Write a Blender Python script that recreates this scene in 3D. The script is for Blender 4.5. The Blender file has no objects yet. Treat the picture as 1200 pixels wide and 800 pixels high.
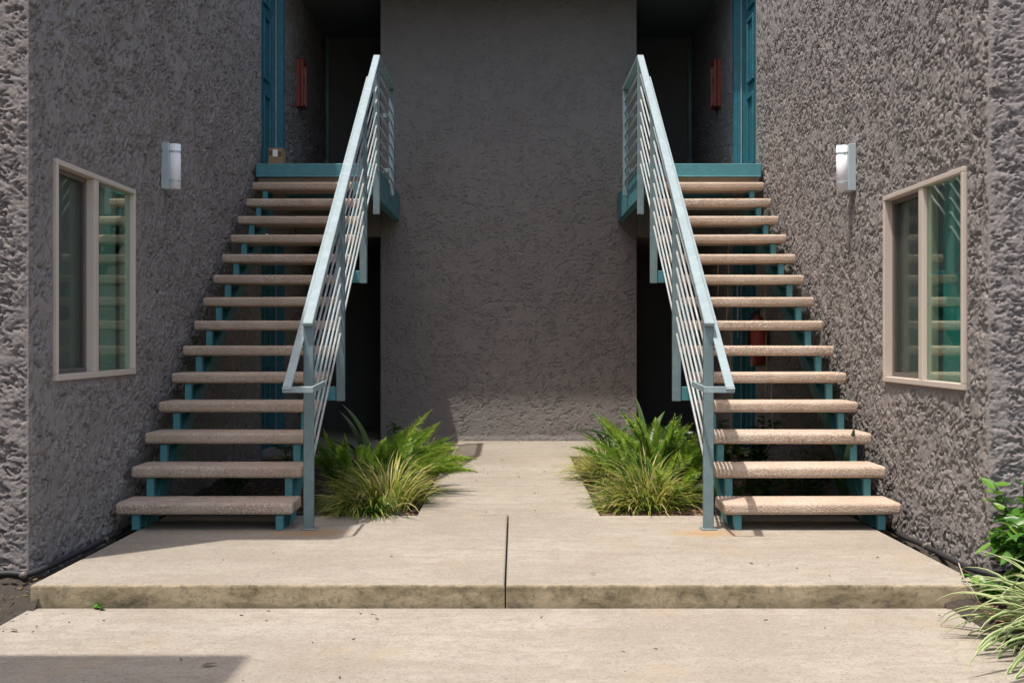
import bpy, bmesh, math, random
import numpy as np
from mathutils import Vector, Matrix
R = math.radians
random.seed(7)
S = bpy.context.scene
COL = S.collection

# ------------------------------------------------------------------ camera, sky, sun, exposure
cam_d = bpy.data.cameras.new('camera'); cam = bpy.data.objects.new('camera', cam_d); COL.objects.link(cam)
cam.location = (0, 0, 1.09); cam.rotation_euler = (R(90), 0, 0)
cam_d.sensor_width = 36; cam_d.lens = 36 * 1347 / 1200
cam_d.shift_x = 4 / 1200; cam_d.shift_y = -2 / 1200
cam_d.clip_start = 0.05; cam_d.clip_end = 2000
S.camera = cam
LD = Vector((0.24, 0.225, -1.0)).normalized()          # direction sunlight travels
W = bpy.data.worlds.new('World'); S.world = W; W.use_nodes = True
nt = W.node_tree; nt.nodes.clear()
sky = nt.nodes.new('ShaderNodeTexSky'); sky.sky_type = 'NISHITA'; sky.sun_disc = False
sky.sun_elevation = math.asin(-LD.z); sky.sun_rotation = math.atan2(-LD.x, -LD.y)
sky.air_density = 1.0; sky.dust_density = 2.5; sky.ozone_density = 1.0
bgn = nt.nodes.new('ShaderNodeBackground'); bgn.inputs['Strength'].default_value = 0.15
wo = nt.nodes.new('ShaderNodeOutputWorld')
tint = nt.nodes.new('ShaderNodeMix'); tint.data_type = 'RGBA'; tint.blend_type = 'MULTIPLY'; tint.inputs[0].default_value = 1.0
tint.inputs[7].default_value = (1.08, .97, .84, 1)      # warm tint multiplied into the sky colour, so shade reads less blue
nt.links.new(sky.outputs[0], tint.inputs[6]); nt.links.new(tint.outputs[2], bgn.inputs[0]); nt.links.new(bgn.outputs[0], wo.inputs[0])
sun_d = bpy.data.lights.new('sun', 'SUN'); sun_d.energy = 2.4; sun_d.angle = R(0.55); sun_d.color = (1.0, 0.95, 0.87)
sun = bpy.data.objects.new('sun', sun_d); COL.objects.link(sun)
sun.rotation_euler = LD.to_track_quat('-Z', 'Y').to_euler(); sun.location = (-4, -4, 20)
S.view_settings.view_transform = 'Standard'; S.view_settings.look = 'None'
S.view_settings.exposure = 1.36; S.view_settings.gamma = 1.0
S.cycles.max_bounces = 10; S.cycles.diffuse_bounces = 5; S.cycles.transparent_max_bounces = 16

# ------------------------------------------------------------------ material helpers
class NT:
    def __init__(s, name):
        s.m = bpy.data.materials.new(name); s.m.use_nodes = True
        s.t = s.m.node_tree; s.t.nodes.clear()
        s.out = s.t.nodes.new('ShaderNodeOutputMaterial')
        s.b = s.t.nodes.new('ShaderNodeBsdfPrincipled')
        s.t.links.new(s.b.outputs[0], s.out.inputs[0])
        tc = s.t.nodes.new('ShaderNodeTexCoord'); s.gen = tc.outputs['Object']
        s.geo = s.t.nodes.new('ShaderNodeNewGeometry'); s.pos = s.geo.outputs['Position']
    def n(s, t): return s.t.nodes.new(t)
    def set(s, sock, v):
        if isinstance(v, bpy.types.NodeSocket): s.t.links.new(v, sock)
        elif hasattr(v, '__len__') and len(v) == 3 and sock.type == 'RGBA': sock.default_value = (*v, 1)
        else: sock.default_value = v
    def noise(s, scale, detail=4, rough=.55, dist=0, vec=None):
        n = s.n('ShaderNodeTexNoise'); s.set(n.inputs['Vector'], vec or s.pos)
        n.inputs['Scale'].default_value = scale; n.inputs['Detail'].default_value = detail
        n.inputs['Roughness'].default_value = rough; n.inputs['Distortion'].default_value = dist
        return n.outputs['Fac']
    def vor(s, scale, out='Color', feat='F1', vec=None, rnd=1):
        n = s.n('ShaderNodeTexVoronoi'); n.feature = feat; s.set(n.inputs['Vector'], vec or s.pos)
        n.inputs['Scale'].default_value = scale; n.inputs['Randomness'].default_value = rnd
        return n.outputs[out]
    def mapping(s, scale=(1, 1, 1), rot=(0, 0, 0), vec=None):
        n = s.n('ShaderNodeMapping'); s.set(n.inputs['Vector'], vec or s.pos)
        n.inputs['Scale'].default_value = scale; n.inputs['Rotation'].default_value = rot
        return n.outputs[0]
    def ramp(s, fac, stops, interp='LINEAR'):
        n = s.n('ShaderNodeValToRGB'); s.set(n.inputs[0], fac); e = n.color_ramp.elements
        n.color_ramp.interpolation = interp
        while len(e) < len(stops): e.new(0.5)
        for el, (p, c) in zip(e, stops):
            el.position = p; el.color = (c, c, c, 1) if isinstance(c, (int, float)) else (*c, 1)
        return n.outputs[0]
    def mix(s, fac, a, b, mode='MIX'):
        n = s.n('ShaderNodeMix'); n.data_type = 'RGBA'; n.blend_type = mode
        s.set(n.inputs[0], fac); s.set(n.inputs[6], a); s.set(n.inputs[7], b)
        return n.outputs[2]
    def math(s, op, a, b=0.5, c=0.0, clamp=False):
        n = s.n('ShaderNodeMath'); n.operation = op; n.use_clamp = clamp
        s.set(n.inputs[0], a); s.set(n.inputs[1], b); s.set(n.inputs[2], c)
        return n.outputs[0]
    def bump(s, h, dist=.01, strength=1.0, prev=None):
        n = s.n('ShaderNodeBump'); s.set(n.inputs['Height'], h)
        n.inputs['Distance'].default_value = dist; n.inputs['Strength'].default_value = strength
        if prev is not None: s.t.links.new(prev, n.inputs['Normal'])
        s.t.links.new(n.outputs[0], s.b.inputs['Normal']); return n.outputs[0]
    def attr(s, name):
        n = s.n('ShaderNodeAttribute'); n.attribute_name = name; return n
    def fin(s, color=None, rough=.6, metal=0, spec=.5):
        if color is not None: s.set(s.b.inputs['Base Color'], color)
        s.set(s.b.inputs['Roughness'], rough); s.set(s.b.inputs['Metallic'], metal)
        s.b.inputs['Specular IOR Level'].default_value = spec
        return s.m

def m_stucco(name, base, bump=1.0):
    k = NT(name)
    big = k.noise(0.9, 4, .6); mid = k.noise(9, 4, .6)
    c = k.mix(k.ramp(big, [(.3, 0), (.7, 1)]), tuple(x * .88 for x in base), tuple(x * 1.1 for x in base))
    c = k.mix(k.ramp(mid, [(.35, 0), (.7, .45)]), c, tuple(x * y for x, y in zip(base, (1.18, 1.1, 1.05))))
    # scuffs and little chips of pale undercoat
    chip = k.ramp(k.noise(38, 2, .5), [(.745, 0), (.77, 1)])
    chip = k.math('MULTIPLY', chip, k.ramp(k.noise(1.7, 2), [(.5, 0), (.62, .6)]))
    c = k.mix(chip, c, (.42, .39, .36))
    h = k.math('ADD', k.math('MULTIPLY', k.noise(70, 5, .62, .6), .7), k.math('MULTIPLY', k.noise(260, 3, .6), .3))
    k.bump(h, .012, 1.0 * bump)
    return k.fin(c, .93, 0, .25)
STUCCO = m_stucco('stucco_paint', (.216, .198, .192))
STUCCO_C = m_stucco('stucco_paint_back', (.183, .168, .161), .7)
STUCCO_SHADE = m_stucco('stucco_shade_darkened', (.10, .098, .096), .7)  # darker stucco copy: the corridor's deep shade is put into the colour

def m_concrete():
    k = NT('concrete')
    base = k.mix(k.ramp(k.noise(.8, 5, .65), [(.38, 0), (.62, 1)]), (.228, .200, .165), (.290, .262, .222))
    stre = k.noise(3.2, 6, .7, .5, k.mapping((.5, 2.6, 1)))
    base = k.mix(k.ramp(stre, [(.46, 0), (.64, .6)]), base, (.205, .175, .138))
    base = k.mix(k.ramp(k.noise(11, 4, .7), [(.42, .5), (.52, 0)]), base, (.205, .178, .145))
    grain = k.vor(115, 'Color'); gs = k.n('ShaderNodeSeparateColor'); k.set(gs.inputs[0], grain)
    base = k.mix(k.ramp(gs.outputs[0], [(.0, .5), (.2, .12), (.28, 0)]), base, (.12, .10, .078))
    base = k.mix(k.ramp(gs.outputs[1], [(.82, 0), (.97, .22)]), base, (.36, .33, .29))
    pits = k.ramp(k.noise(46, 2, .5), [(.24, 1), (.29, 0)])
    base = k.mix(k.math('MULTIPLY', pits, .65), base, (.13, .11, .085))
    spots = k.ramp(k.noise(13, 3, .55, .3), [(.70, 0), (.76, .5)])
    base = k.mix(spots, base, (.14, .115, .085))
    # rust round the feet of the two railing posts
    for px in (-1.15, 1.15):
        d = k.n('ShaderNodeVectorMath'); d.operation = 'DISTANCE'
        k.set(d.inputs[0], k.mapping((1, 1.6, 1))); d.inputs[1].default_value = (px - .04 * (1 if px > 0 else -1), 6.48 * 1.6, 0)
        r = k.ramp(k.math('ADD', d.outputs['Value'], k.math('MULTIPLY', k.math('SUBTRACT', k.noise(14, 4, .6), .5), .35)), [(.03, .75), (.28, 0)])
        base = k.mix(r, base, (.27, .165, .065))
    tan = k.ramp(k.noise(2.3, 4, .6, .2, k.mapping((1, 1, 1), (0, 0, .6))), [(.58, 0), (.75, .5)])
    base = k.mix(tan, base, (.26, .195, .125))
    # algae and soot on the riser face
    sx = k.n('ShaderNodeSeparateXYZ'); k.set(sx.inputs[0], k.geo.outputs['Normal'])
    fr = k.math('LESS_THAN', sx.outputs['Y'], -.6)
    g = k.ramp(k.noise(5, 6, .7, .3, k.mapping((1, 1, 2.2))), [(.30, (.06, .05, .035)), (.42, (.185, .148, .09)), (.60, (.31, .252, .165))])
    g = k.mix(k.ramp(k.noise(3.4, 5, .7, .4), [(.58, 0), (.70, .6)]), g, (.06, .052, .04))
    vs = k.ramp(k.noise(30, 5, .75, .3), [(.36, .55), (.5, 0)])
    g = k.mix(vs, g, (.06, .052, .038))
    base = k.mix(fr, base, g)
    h = k.math('ADD', k.math('MULTIPLY', k.noise(120, 4, .7), .5), k.math('MULTIPLY', k.noise(22, 4, .6), .5))
    k.bump(h, .006, .55)
    return k.fin(base, .9, 0, .3)
CONCRETE = m_concrete()

def m_aggregate(name, base, grey):
    k = NT(name)
    col = k.vor(125, 'Color', vec=k.pos); sp = k.n('ShaderNodeSeparateColor'); k.set(sp.inputs[0], col)
    peb = k.ramp(sp.outputs[0], [(0, tuple(b * .25 for b in base)), (.2, tuple(b * .6 for b in base)), (.3, base), (.5, tuple(b * f for b, f in zip(base, (1.15, .98, .9)))),
                                 (.75, tuple(b * f for b, f in zip(base, (.9, .85, .8)))), (.93, (.70, .62, .54))])
    d = k.vor(125, 'Distance', vec=k.pos)
    c = k.mix(k.ramp(d, [(.28, 0), (.62, 1)]), peb, tuple(b * .55 for b in base))
    c = k.mix(k.ramp(k.noise(6, 4, .6), [(.42, 0), (.7, .65)]), c, grey)
    c = k.mix(k.ramp(k.noise(28, 3, .6), [(.62, 0), (.72, .7)]), c, tuple(b * .35 for b in base))
    oi = k.n('ShaderNodeObjectInfo')
    c = k.mix(k.math('MULTIPLY', oi.outputs['Random'], .5), c, tuple(b * f for b, f in zip(base, (.78, .74, .70))))
    wear = k.ramp(k.noise(2.1, 4, .65, .3), [(.46, 0), (.62, .6)])
    c = k.mix(wear, c, tuple(b * f for b, f in zip(base, (.62, .60, .58))))
    k.bump(k.math('MULTIPLY', d, -1), .0045, .8)
    return k.fin(c, .88, 0, .3)
AGG = m_aggregate('pebble_concrete', (.52, .415, .335), (.46, .40, .34))

def m_paint(name, col, wear=.25, rough=.42, rust=.5):
    k = NT(name)
    c = k.mix(k.ramp(k.noise(6, 5, .65), [(.35, 0), (.7, wear * 2)]), col, tuple(min(1, x * .72 + .02) for x in col))
    c = k.mix(k.ramp(k.noise(30, 4, .65, .2), [(.63, 0), (.72, rust)]), c, tuple(x * .55 + y for x, y in zip(col, (.05, .035, .03))))
    c = k.mix(k.ramp(k.noise(17, 2), [(.35, .35), (.5, 0)]), c, tuple(min(1, x * 1.25 + .02) for x in col))
    k.bump(k.noise(45, 3), .002, .3)
    return k.fin(c, k.ramp(k.noise(12, 3), [(.3, rough - .08), (.7, rough + .15)]), 0, .5)
TEAL = m_paint('teal_paint', (.045, .185, .215))
TEAL_D = m_paint('teal_door_paint', (.016, .115, .15), .2, .38, .15)
POST = m_paint('pale_blue_grey_paint', (.12, .175, .19), .4)
RAIL = m_paint('pale_rail_paint', (.21, .27, .29), .35, .42)
BAR = m_paint('rod_paint', (.29, .315, .32), .3, .42)

def m_simple(name, col, rough=.6, var=.2, scale=20, metal=0, bump=0, bs=80, spec=.5):
    k = NT(name)
    c = k.mix(k.noise(scale, 4, .6), tuple(x * (1 - var) for x in col), tuple(min(1, x * (1 + var)) for x in col))
    if bump: k.bump(k.noise(bs, 4, .6), bump, .7)
    return k.fin(c, rough, metal, spec)
VINYL = m_simple('tan_window_vinyl', (.44, .38, .33), .5, .06, 8)
DARKFRAME = m_simple('bronze_screen_frame', (.10, .085, .075), .5, .1)
STEEL = m_simple('brushed_lamp_metal', (.36, .42, .45), .5, .08, 30, .3)
DIFF = m_simple('white_lamp_acrylic', (.70, .70, .73), .7, .03, 10, spec=.1)
RED = m_simple('red_extinguisher_paint', (.20, .026, .012), .35, .12)
BLACK = m_simple('black_rubber', (.014, .014, .015), .65, .2)
WHITEP = m_simple('white_paper_label', (.75, .74, .7), .7, .05)
CARD = m_simple('brown_cardboard', (.26, .165, .09), .85, .15, 30)
SOIL = m_simple('dark_soil', (.034, .026, .02), .95, .5, 25, 0, .03, 40)
BLIND = m_simple('pale_blind_fabric', (.27, .34, .32), .8, .05)
BLIND_T = m_simple('teal_blind_fabric', (.045, .25, .26), .8, .05)
DARKROOM = m_simple('dark_room_paint', (.35, .35, .33), .9, .1)
CEIL = m_simple('corridor_ceiling_paint', (.14, .125, .115), .9, .1)
ROOFM = m_simple('grey_roof_felt', (.16, .15, .14), .9, .15)
WOODW = m_simple('weathered_plank', (.22, .17, .13), .85, .35, 30)
MULCHM = m_simple('bark_chips', (.16, .095, .055), .9, .6, 12)
TWIG = m_simple('dry_twig', (.13, .085, .05), .9, .3)
STRAND = m_simple('dry_root_strand', (.38, .30, .24), .9, .25)
CHROME = m_simple('brass_knob', (.5, .4, .25), .3, .1, 20, .9)

def m_glass(name, tint, gloss, ior, tintfac):
    k = NT(name); k.t.nodes.remove(k.b)
    tr = k.n('ShaderNodeBsdfTransparent'); k.set(tr.inputs[0], tint)
    gl = k.n('ShaderNodeBsdfGlossy'); k.set(gl.inputs['Color'], gloss); gl.inputs['Roughness'].default_value = .015
    bmp = k.n('ShaderNodeBump'); k.set(bmp.inputs['Height'], k.noise(3.0, 2)); bmp.inputs['Distance'].default_value = .02; bmp.inputs['Strength'].default_value = .012
    k.t.links.new(bmp.outputs[0], gl.inputs['Normal'])
    lw = k.n('ShaderNodeLayerWeight'); lw.inputs['Blend'].default_value = .5       # Schlick reflectance of a thin sheet, the same from both sides
    fr = k.math('ADD', k.math('MULTIPLY', k.math('POWER', lw.outputs['Facing'], 5.0), 1 - ior), ior)
    mx = k.n('ShaderNodeMixShader'); k.t.links.new(fr, mx.inputs[0])
    k.t.links.new(tr.outputs[0], mx.inputs[1]); k.t.links.new(gl.outputs[0], mx.inputs[2])
    k.t.links.new(mx.outputs[0], k.out.inputs[0]); return k.m
GLASS = m_glass('green_tinted_glass', (.82, .94, .88), (.92, 1.0, .94), .15, 1)
def m_screen():
    k = NT('insect_screen_mesh'); k.fin((.05, .048, .045), .8)
    tr = k.n('ShaderNodeBsdfTransparent'); mx = k.n('ShaderNodeMixShader'); mx.inputs[0].default_value = .27
    k.t.links.new(tr.outputs[0], mx.inputs[1]); k.t.links.new(k.b.outputs[0], mx.inputs[2]); k.t.links.new(mx.outputs[0], k.out.inputs[0]); return k.m
SCREEN = m_screen()

def m_leaf(name, stops, trans=.35, rough=.45, edge=None):
    """colour from the per-leaf attribute 'tone' (kind of leaf, dry or fresh); 'side' runs across a blade (variegation)"""
    k = NT(name)
    c = k.ramp(k.attr('tone').outputs['Fac'], stops)
    c = k.mix(k.ramp(k.noise(60, 2), [(.4, 0), (.7, .25)]), c, tuple(x * .6 for x in stops[0][1]))
    if edge:
        e = k.ramp(k.attr('side').outputs['Fac'], [(.45, 0), (.7, 1)])
        c = k.mix(e, c, edge)
    k.fin(c, rough, 0, .4)
    tl = k.n('ShaderNodeBsdfTranslucent'); k.set(tl.inputs[0], c)
    mx = k.n('ShaderNodeMixShader'); mx.inputs[0].default_value = trans
    k.t.links.new(k.b.outputs[0], mx.inputs[1]); k.t.links.new(tl.outputs[0], mx.inputs[2]); k.t.links.new(mx.outputs[0], k.out.inputs[0])
    return k.m
GRASS = m_leaf('grass_blade', [(0, (.07, .14, .025)), (.35, (.21, .27, .04)), (.65, (.45, .42, .10)), (.85, (.58, .49, .20)), (1, (.48, .37, .24))], .42)
FERN = m_leaf('fern_needle', [(0, (.08, .19, .02)), (.5, (.22, .36, .035)), (1, (.40, .50, .08))], .45)
STRAP = m_leaf('strap_leaf', [(0, (.022, .06, .022)), (.6, (.04, .095, .03)), (1, (.10, .16, .05))], .25, .35)
LEAFY = m_leaf('broad_leaf', [(0, (.03, .10, .015)), (.6, (.07, .19, .02)), (1, (.17, .30, .04))], .35, .35)
DARKLEAF = m_leaf('shade_leaf', [(0, (.025, .07, .02)), (1, (.075, .14, .035))], .3, .45)
VARIEG = m_leaf('striped_blade', [(0, (.07, .16, .035)), (.7, (.15, .24, .07)), (1, (.45, .36, .17))], .35, .5, (.40, .43, .22))

# ------------------------------------------------------------------ mesh helpers
def tag(o, label, cat=None, group=None, kind=None):
    if label: o['label'] = label
    if cat: o['category'] = cat
    if group: o['group'] = group
    if kind: o['kind'] = kind
    return o
def empty(name, loc, label, cat, group=None):
    o = bpy.data.objects.new(name, None); COL.objects.link(o); o.location = loc; o.empty_display_size = .2
    return tag(o, label, cat, group)
def link(name, me, mat, parent=None):
    if mat and not me.materials: me.materials.append(mat)
    o = bpy.data.objects.new(name, me); COL.objects.link(o)
    if parent:
        o.parent = parent
        loc = Vector((0, 0, 0)); p = parent
        while p: loc += Vector(p.location); p = p.parent
        o.location = -loc + Vector((0, 0, 0))          # meshes are written in world coordinates
    return o
class MB:
    def __init__(s): s.v = []; s.f = []; s.att = {}
    def add(s, vs, fs):
        b = len(s.v); s.v += [tuple(v) for v in vs]; s.f += [tuple(i + b for i in f) for f in fs]; return s
    def box(s, x0, x1, y0, y1, z0, z1):
        x0, x1 = sorted((x0, x1)); y0, y1 = sorted((y0, y1)); z0, z1 = sorted((z0, z1))
        v = [(x, y, z) for z in (z0, z1) for y in (y0, y1) for x in (x0, x1)]
        return s.add(v, [(0, 2, 3, 1), (4, 5, 7, 6), (0, 1, 5, 4), (2, 6, 7, 3), (0, 4, 6, 2), (1, 3, 7, 5)])
    def quad(s, a, b, c, d): return s.add([a, b, c, d], [(0, 1, 2, 3)])
    def bar(s, p, q, w, h, side=Vector((1, 0, 0))):
        p, q = Vector(p), Vector(q); d = (q - p).normalized()
        sd = (side - d * side.dot(d)).normalized(); up = sd.cross(d).normalized()
        vs = [c + sd * (a * w / 2) + up * (b * h / 2) for c in (p, q) for a, b in ((-1, -1), (1, -1), (1, 1), (-1, 1))]
        return s.add(vs, [(0, 1, 2, 3)[::-1], (4, 5, 6, 7), (0, 4, 5, 1)[::-1], (1, 5, 6, 2)[::-1], (2, 6, 7, 3)[::-1], (3, 7, 4, 0)[::-1]])
    def tube(s, pts, r, n=8, caps=True):
        pts = [Vector(p) for p in pts]; rs = r if hasattr(r, '__len__') else [r] * len(pts)
        b = len(s.v); ref = Vector((.31, .22, .92))
        for i, p in enumerate(pts):
            d = (pts[min(i + 1, len(pts) - 1)] - pts[max(i - 1, 0)]).normalized()
            a = d.cross(ref); a = a.normalized() if a.length > 1e-4 else Vector((1, 0, 0)); c = d.cross(a)
            for k in range(n):
                t = 2 * math.pi * k / n; s.v.append(tuple(p + (a * math.cos(t) + c * math.sin(t)) * rs[i]))
        for i in range(len(pts) - 1):
            for k in range(n):
                s.f.append((b + i * n + k, b + i * n + (k + 1) % n, b + (i + 1) * n + (k + 1) % n, b + (i + 1) * n + k))
        if caps:
            s.f.append(tuple(b + k for k in range(n))[::-1]); e = b + (len(pts) - 1) * n; s.f.append(tuple(e + k for k in range(n)))
        return s
    def build(s, name, mat, parent=None, bevel=0, seg=2, smooth=False):
        me = bpy.data.meshes.new(name); me.from_pydata(s.v, [], s.f)
        for k, vals in s.att.items():
            a = me.attributes.new(k, 'FLOAT', 'POINT'); a.data.foreach_set('value', vals)
        if bevel or not s.att:
            bm = bmesh.new(); bm.from_mesh(me)
            if bevel: bmesh.ops.bevel(bm, geom=bm.edges[:], offset=bevel, segments=seg, affect='EDGES', profile=.5)
            bmesh.ops.recalc_face_normals(bm, faces=bm.faces[:]) if not s.att else None
            bm.to_mesh(me); bm.free()
        if smooth:
            me.polygons.foreach_set('use_smooth', [True] * len(me.polygons))
        return link(name, me, mat, parent)

# ------------------------------------------------------------------ relief of the trowelled stucco
def perlin(x, y, seed):
    rng = np.random.RandomState(seed); p = rng.permutation(512); g = rng.rand(512) * 2 * np.pi
    xi = np.floor(x).astype(int); yi = np.floor(y).astype(int); xf = x - xi; yf = y - yi
    u = xf * xf * xf * (xf * (xf * 6 - 15) + 10); v = yf * yf * yf * (yf * (yf * 6 - 15) + 10)
    def gr(ix, iy, fx, fy):
        a = g[p[(p[ix & 511] + iy) & 511]]; return np.cos(a) * fx + np.sin(a) * fy
    n00 = gr(xi, yi, xf, yf); n10 = gr(xi + 1, yi, xf - 1, yf); n01 = gr(xi, yi + 1, xf, yf - 1); n11 = gr(xi + 1, yi + 1, xf - 1, yf - 1)
    return (n00 * (1 - u) + n10 * u) * (1 - v) + (n01 * (1 - u) + n11 * u) * v
def fbm(x, y, seed, o=4, g=.5):
    s = 0; a = 1.0
    for i in range(o): s = s + a * perlin(x, y, seed + i * 7); x = x * 2.03 + 3.1; y = y * 2.03 + 1.7; a *= g
    return s
def sst(a, b, x): t = np.clip((x - a) / (b - a), 0, 1); return t * t * (3 - 2 * t)
def terr(t): f = t - np.floor(t); return np.where(f < .9, f / .9, (1 - f) / .1)
def relief(u, v, seed, ang, amp, sc=1.0, an=1.9, torn=1.0, cut=.012, cutw=.05):
    wu = u + .035 * fbm(u * 7, v * 7, seed + 90, 2); wv = v + .035 * fbm(u * 7 + 9, v * 7, seed + 95, 2)
    h = 0
    for k, a in enumerate((ang, ang + .8)):
        c, s_ = math.cos(a), math.sin(a)
        ur = wu * c + wv * s_; vr = -wu * s_ + wv * c
        mk = sst(-.12, .22, fbm(u * 3.1 + 5 * k, v * 3.1, seed + 50 + k, 2))
        h = h + mk * .72 * terr(fbm(ur * 4.6 * sc, vr * 4.6 * an * sc, seed + k * 31, 4, .55) * 2.6)
        h = h + (1 - .5 * mk) * torn * .32 * sst(-.02, .05, fbm(ur * 8.5 * sc, vr * 8.5 * an * sc, seed + 60 + k, 3, .55))
        m2 = sst(-.1, .15, fbm(u * 5 + 3 * k, v * 5, seed + 150 + k, 2))
        h = h + m2 * torn * .12 * sst(-.03, .06, fbm(ur * 24 * sc, vr * 24 * an * sc, seed + 70 + k, 2, .55))
    h = h + .10 * fbm(wu * 42, wv * 42, seed + 77, 3, .6) * torn
    # flatter passes of the trowel, and the undercut gaps along torn edges
    flat = sst(.02, .5, fbm(wu * 4.5 + 11 + wv * 1.5, wv * 4.0 - wu * 1.5, seed + 200, 3, .6))
    h = h * (1 - .78 * flat)
    gap = 0
    for k, a in enumerate((ang + .1, ang - .3, ang + .5)):
        c, s_ = math.cos(a), math.sin(a); ur = wu * c + wv * s_; vr = -wu * s_ + wv * c
        f = fbm(ur * 5.5 * sc, vr * 5.5 * an * 1.35 * sc, seed + 210 + k, 3, .55)
        mk = sst(.06, .18, fbm(u * 9 * sc + 4 * k, v * 9 * sc, seed + 220 + k, 2)) * (1 - .7 * flat)
        gap = np.maximum(gap, mk * np.exp(-(f / cutw) ** 2))
    return h * amp - gap * cut
def wall(name, O, U, V, N, us, vs, hf, mat, parent, holes=(), fade=()):
    O, U, V, N = (np.array(a, float) for a in (O, U, V, N))
    uu, vv = np.meshgrid(us, vs); h = hf(uu, vv)
    for axis, val in fade:
        h = h * sst(0, .022, np.abs((uu if axis == 'u' else vv) - val))
    for (a, b, c, d) in holes:                       # plaster feathered flat up to the frames
        du = np.maximum(np.maximum(a - .02 - uu, uu - b - .02), 0); dv = np.maximum(np.maximum(c - .02 - vv, vv - d - .02), 0)
        h = h * sst(0, .045, np.hypot(du, dv))
    # a little sideways drag so ridges curl over
    P = O + uu[..., None] * U + vv[..., None] * V + h[..., None] * N
    nv, nu = uu.shape; idx = np.arange(nu * nv).reshape(nv, nu)
    q = np.stack([idx[:-1, :-1], idx[:-1, 1:], idx[1:, 1:], idx[1:, :-1]], -1)
    uc = (us[:-1] + us[1:]) / 2; vc = (vs[:-1] + vs[1:]) / 2; keep = np.ones(q.shape[:2], bool)
    for (a, b, c, d) in holes: keep &= ~((uc[None] > a) & (uc[None] < b) & (vc[:, None] > c) & (vc[:, None] < d))
    q = q[keep]
    if np.dot(np.cross(U, V), N) < 0: q = q[:, ::-1]
    me = bpy.data.meshes.new(name); nf = len(q)
    me.vertices.add(nu * nv); me.vertices.foreach_set('co', P.reshape(-1))
    me.loops.add(nf * 4); me.loops.foreach_set('vertex_index', q.reshape(-1).astype(np.int32))
    me.polygons.add(nf); me.polygons.foreach_set('loop_start', np.arange(nf, dtype=np.int32) * 4)
    me.update(calc_edges=True); me.validate()
    me.polygons.foreach_set('use_smooth', [True] * nf)
    return link(name, me, mat, parent)
def span(*segs):
    """concatenate (start, end, step) runs into one increasing array"""
    out = []
    for a, b, st in segs:
        n = max(1, int(round((b - a) / st))); out.append(np.linspace(a, b, n + 1)[:-1])
    return np.concatenate(out + [np.array([segs[-1][1]])])

# ------------------------------------------------------------------ ground
XW = 2.31; YF = 5.53; YB = 12.4; FL = 2.67; TOP = 5.45
g = MB(); g.box(-300, 300, -300, 300, -.6, -.15); tag(g.build('ground', SOIL), None, kind='structure')
def pave(name, poly, z0, z1, mat, bev=.012):
    bm = bmesh.new(); vs = [bm.verts.new((x, y, z1)) for x, y in poly]; f = bm.faces.new(vs)
    r = bmesh.ops.extrude_face_region(bm, geom=[f]); bmesh.ops.translate(bm, verts=[e for e in r['geom'] if isinstance(e, bmesh.types.BMVert)], vec=(0, 0, z0 - z1))
    bmesh.ops.recalc_face_normals(bm, faces=bm.faces[:])
    ed = [e for e in bm.edges if all(abs(v.co.z - z1) < 1e-5 for v in e.verts)]
    bmesh.ops.bevel(bm, geom=ed, offset=bev, segments=3, affect='EDGES', profile=.5)
    me = bpy.data.meshes.new(name); bm.to_mesh(me); bm.free()
    o = link(name, me, mat); tag(o, None, kind='structure'); return o
pave('walkway', [(-2.12, -8), (1.96, -8), (1.96, 5.10), (-2.12, 5.10)], -.4, -.10, CONCRETE, .004)
pave('pavement', [(-2.13, 5.12), (-.018, 5.12), (-.007, 7.145), (-2.13, 7.145)], -.3, 0, CONCRETE)
pave('pavement', [(-.0115, 5.12), (2.12, 5.12), (2.12, 7.14), (.57, 7.14), (.578, 10.80), (-.575, 10.80), (-.57, 7.154), (.0005, 7.154)], -.3, 0, CONCRETE)
pave('path', [(-2.305, 10.812), (2.305, 10.812), (2.305, 14.39), (-2.305, 14.39)], -.3, 0, CONCRETE, .006)
for s in (-1, 1):
    us = span((0, 1.74, .03)); vs = span((7.15, 10.80, .03))
    hf = lambda u, v: -.035 + .03 * fbm(u * 4, v * 4, 300 + s, 3) + .02 * fbm(u * 22, v * 22, 310 + s, 2)
    o = wall('planting_bed', (.57 * s, 0, 0), (s, 0, 0), (0, 1, 0), (0, 0, 1), us, vs, hf, SOIL, None); tag(o, None, kind='structure')
    us = span((0, .42, .03)); vs = span((3.0, 7.3, .03)) if s > 0 else span((3.0, 7.3, .03))
    hf = lambda u, v: -.075 + .05 * fbm(u * 5, v * 5, 320 + s, 3) + .02 * fbm(u * 25, v * 25, 330 + s, 2)
    o = wall('soil_strip', (1.94 * s if s > 0 else -2.09, 0, 0), (s, 0, 0), (0, 1, 0), (0, 0, 1), us, vs, lambda u, v: hf(u, v) - .03 * (v < 5.1), SOIL, None); tag(o, None, kind='structure')

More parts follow.
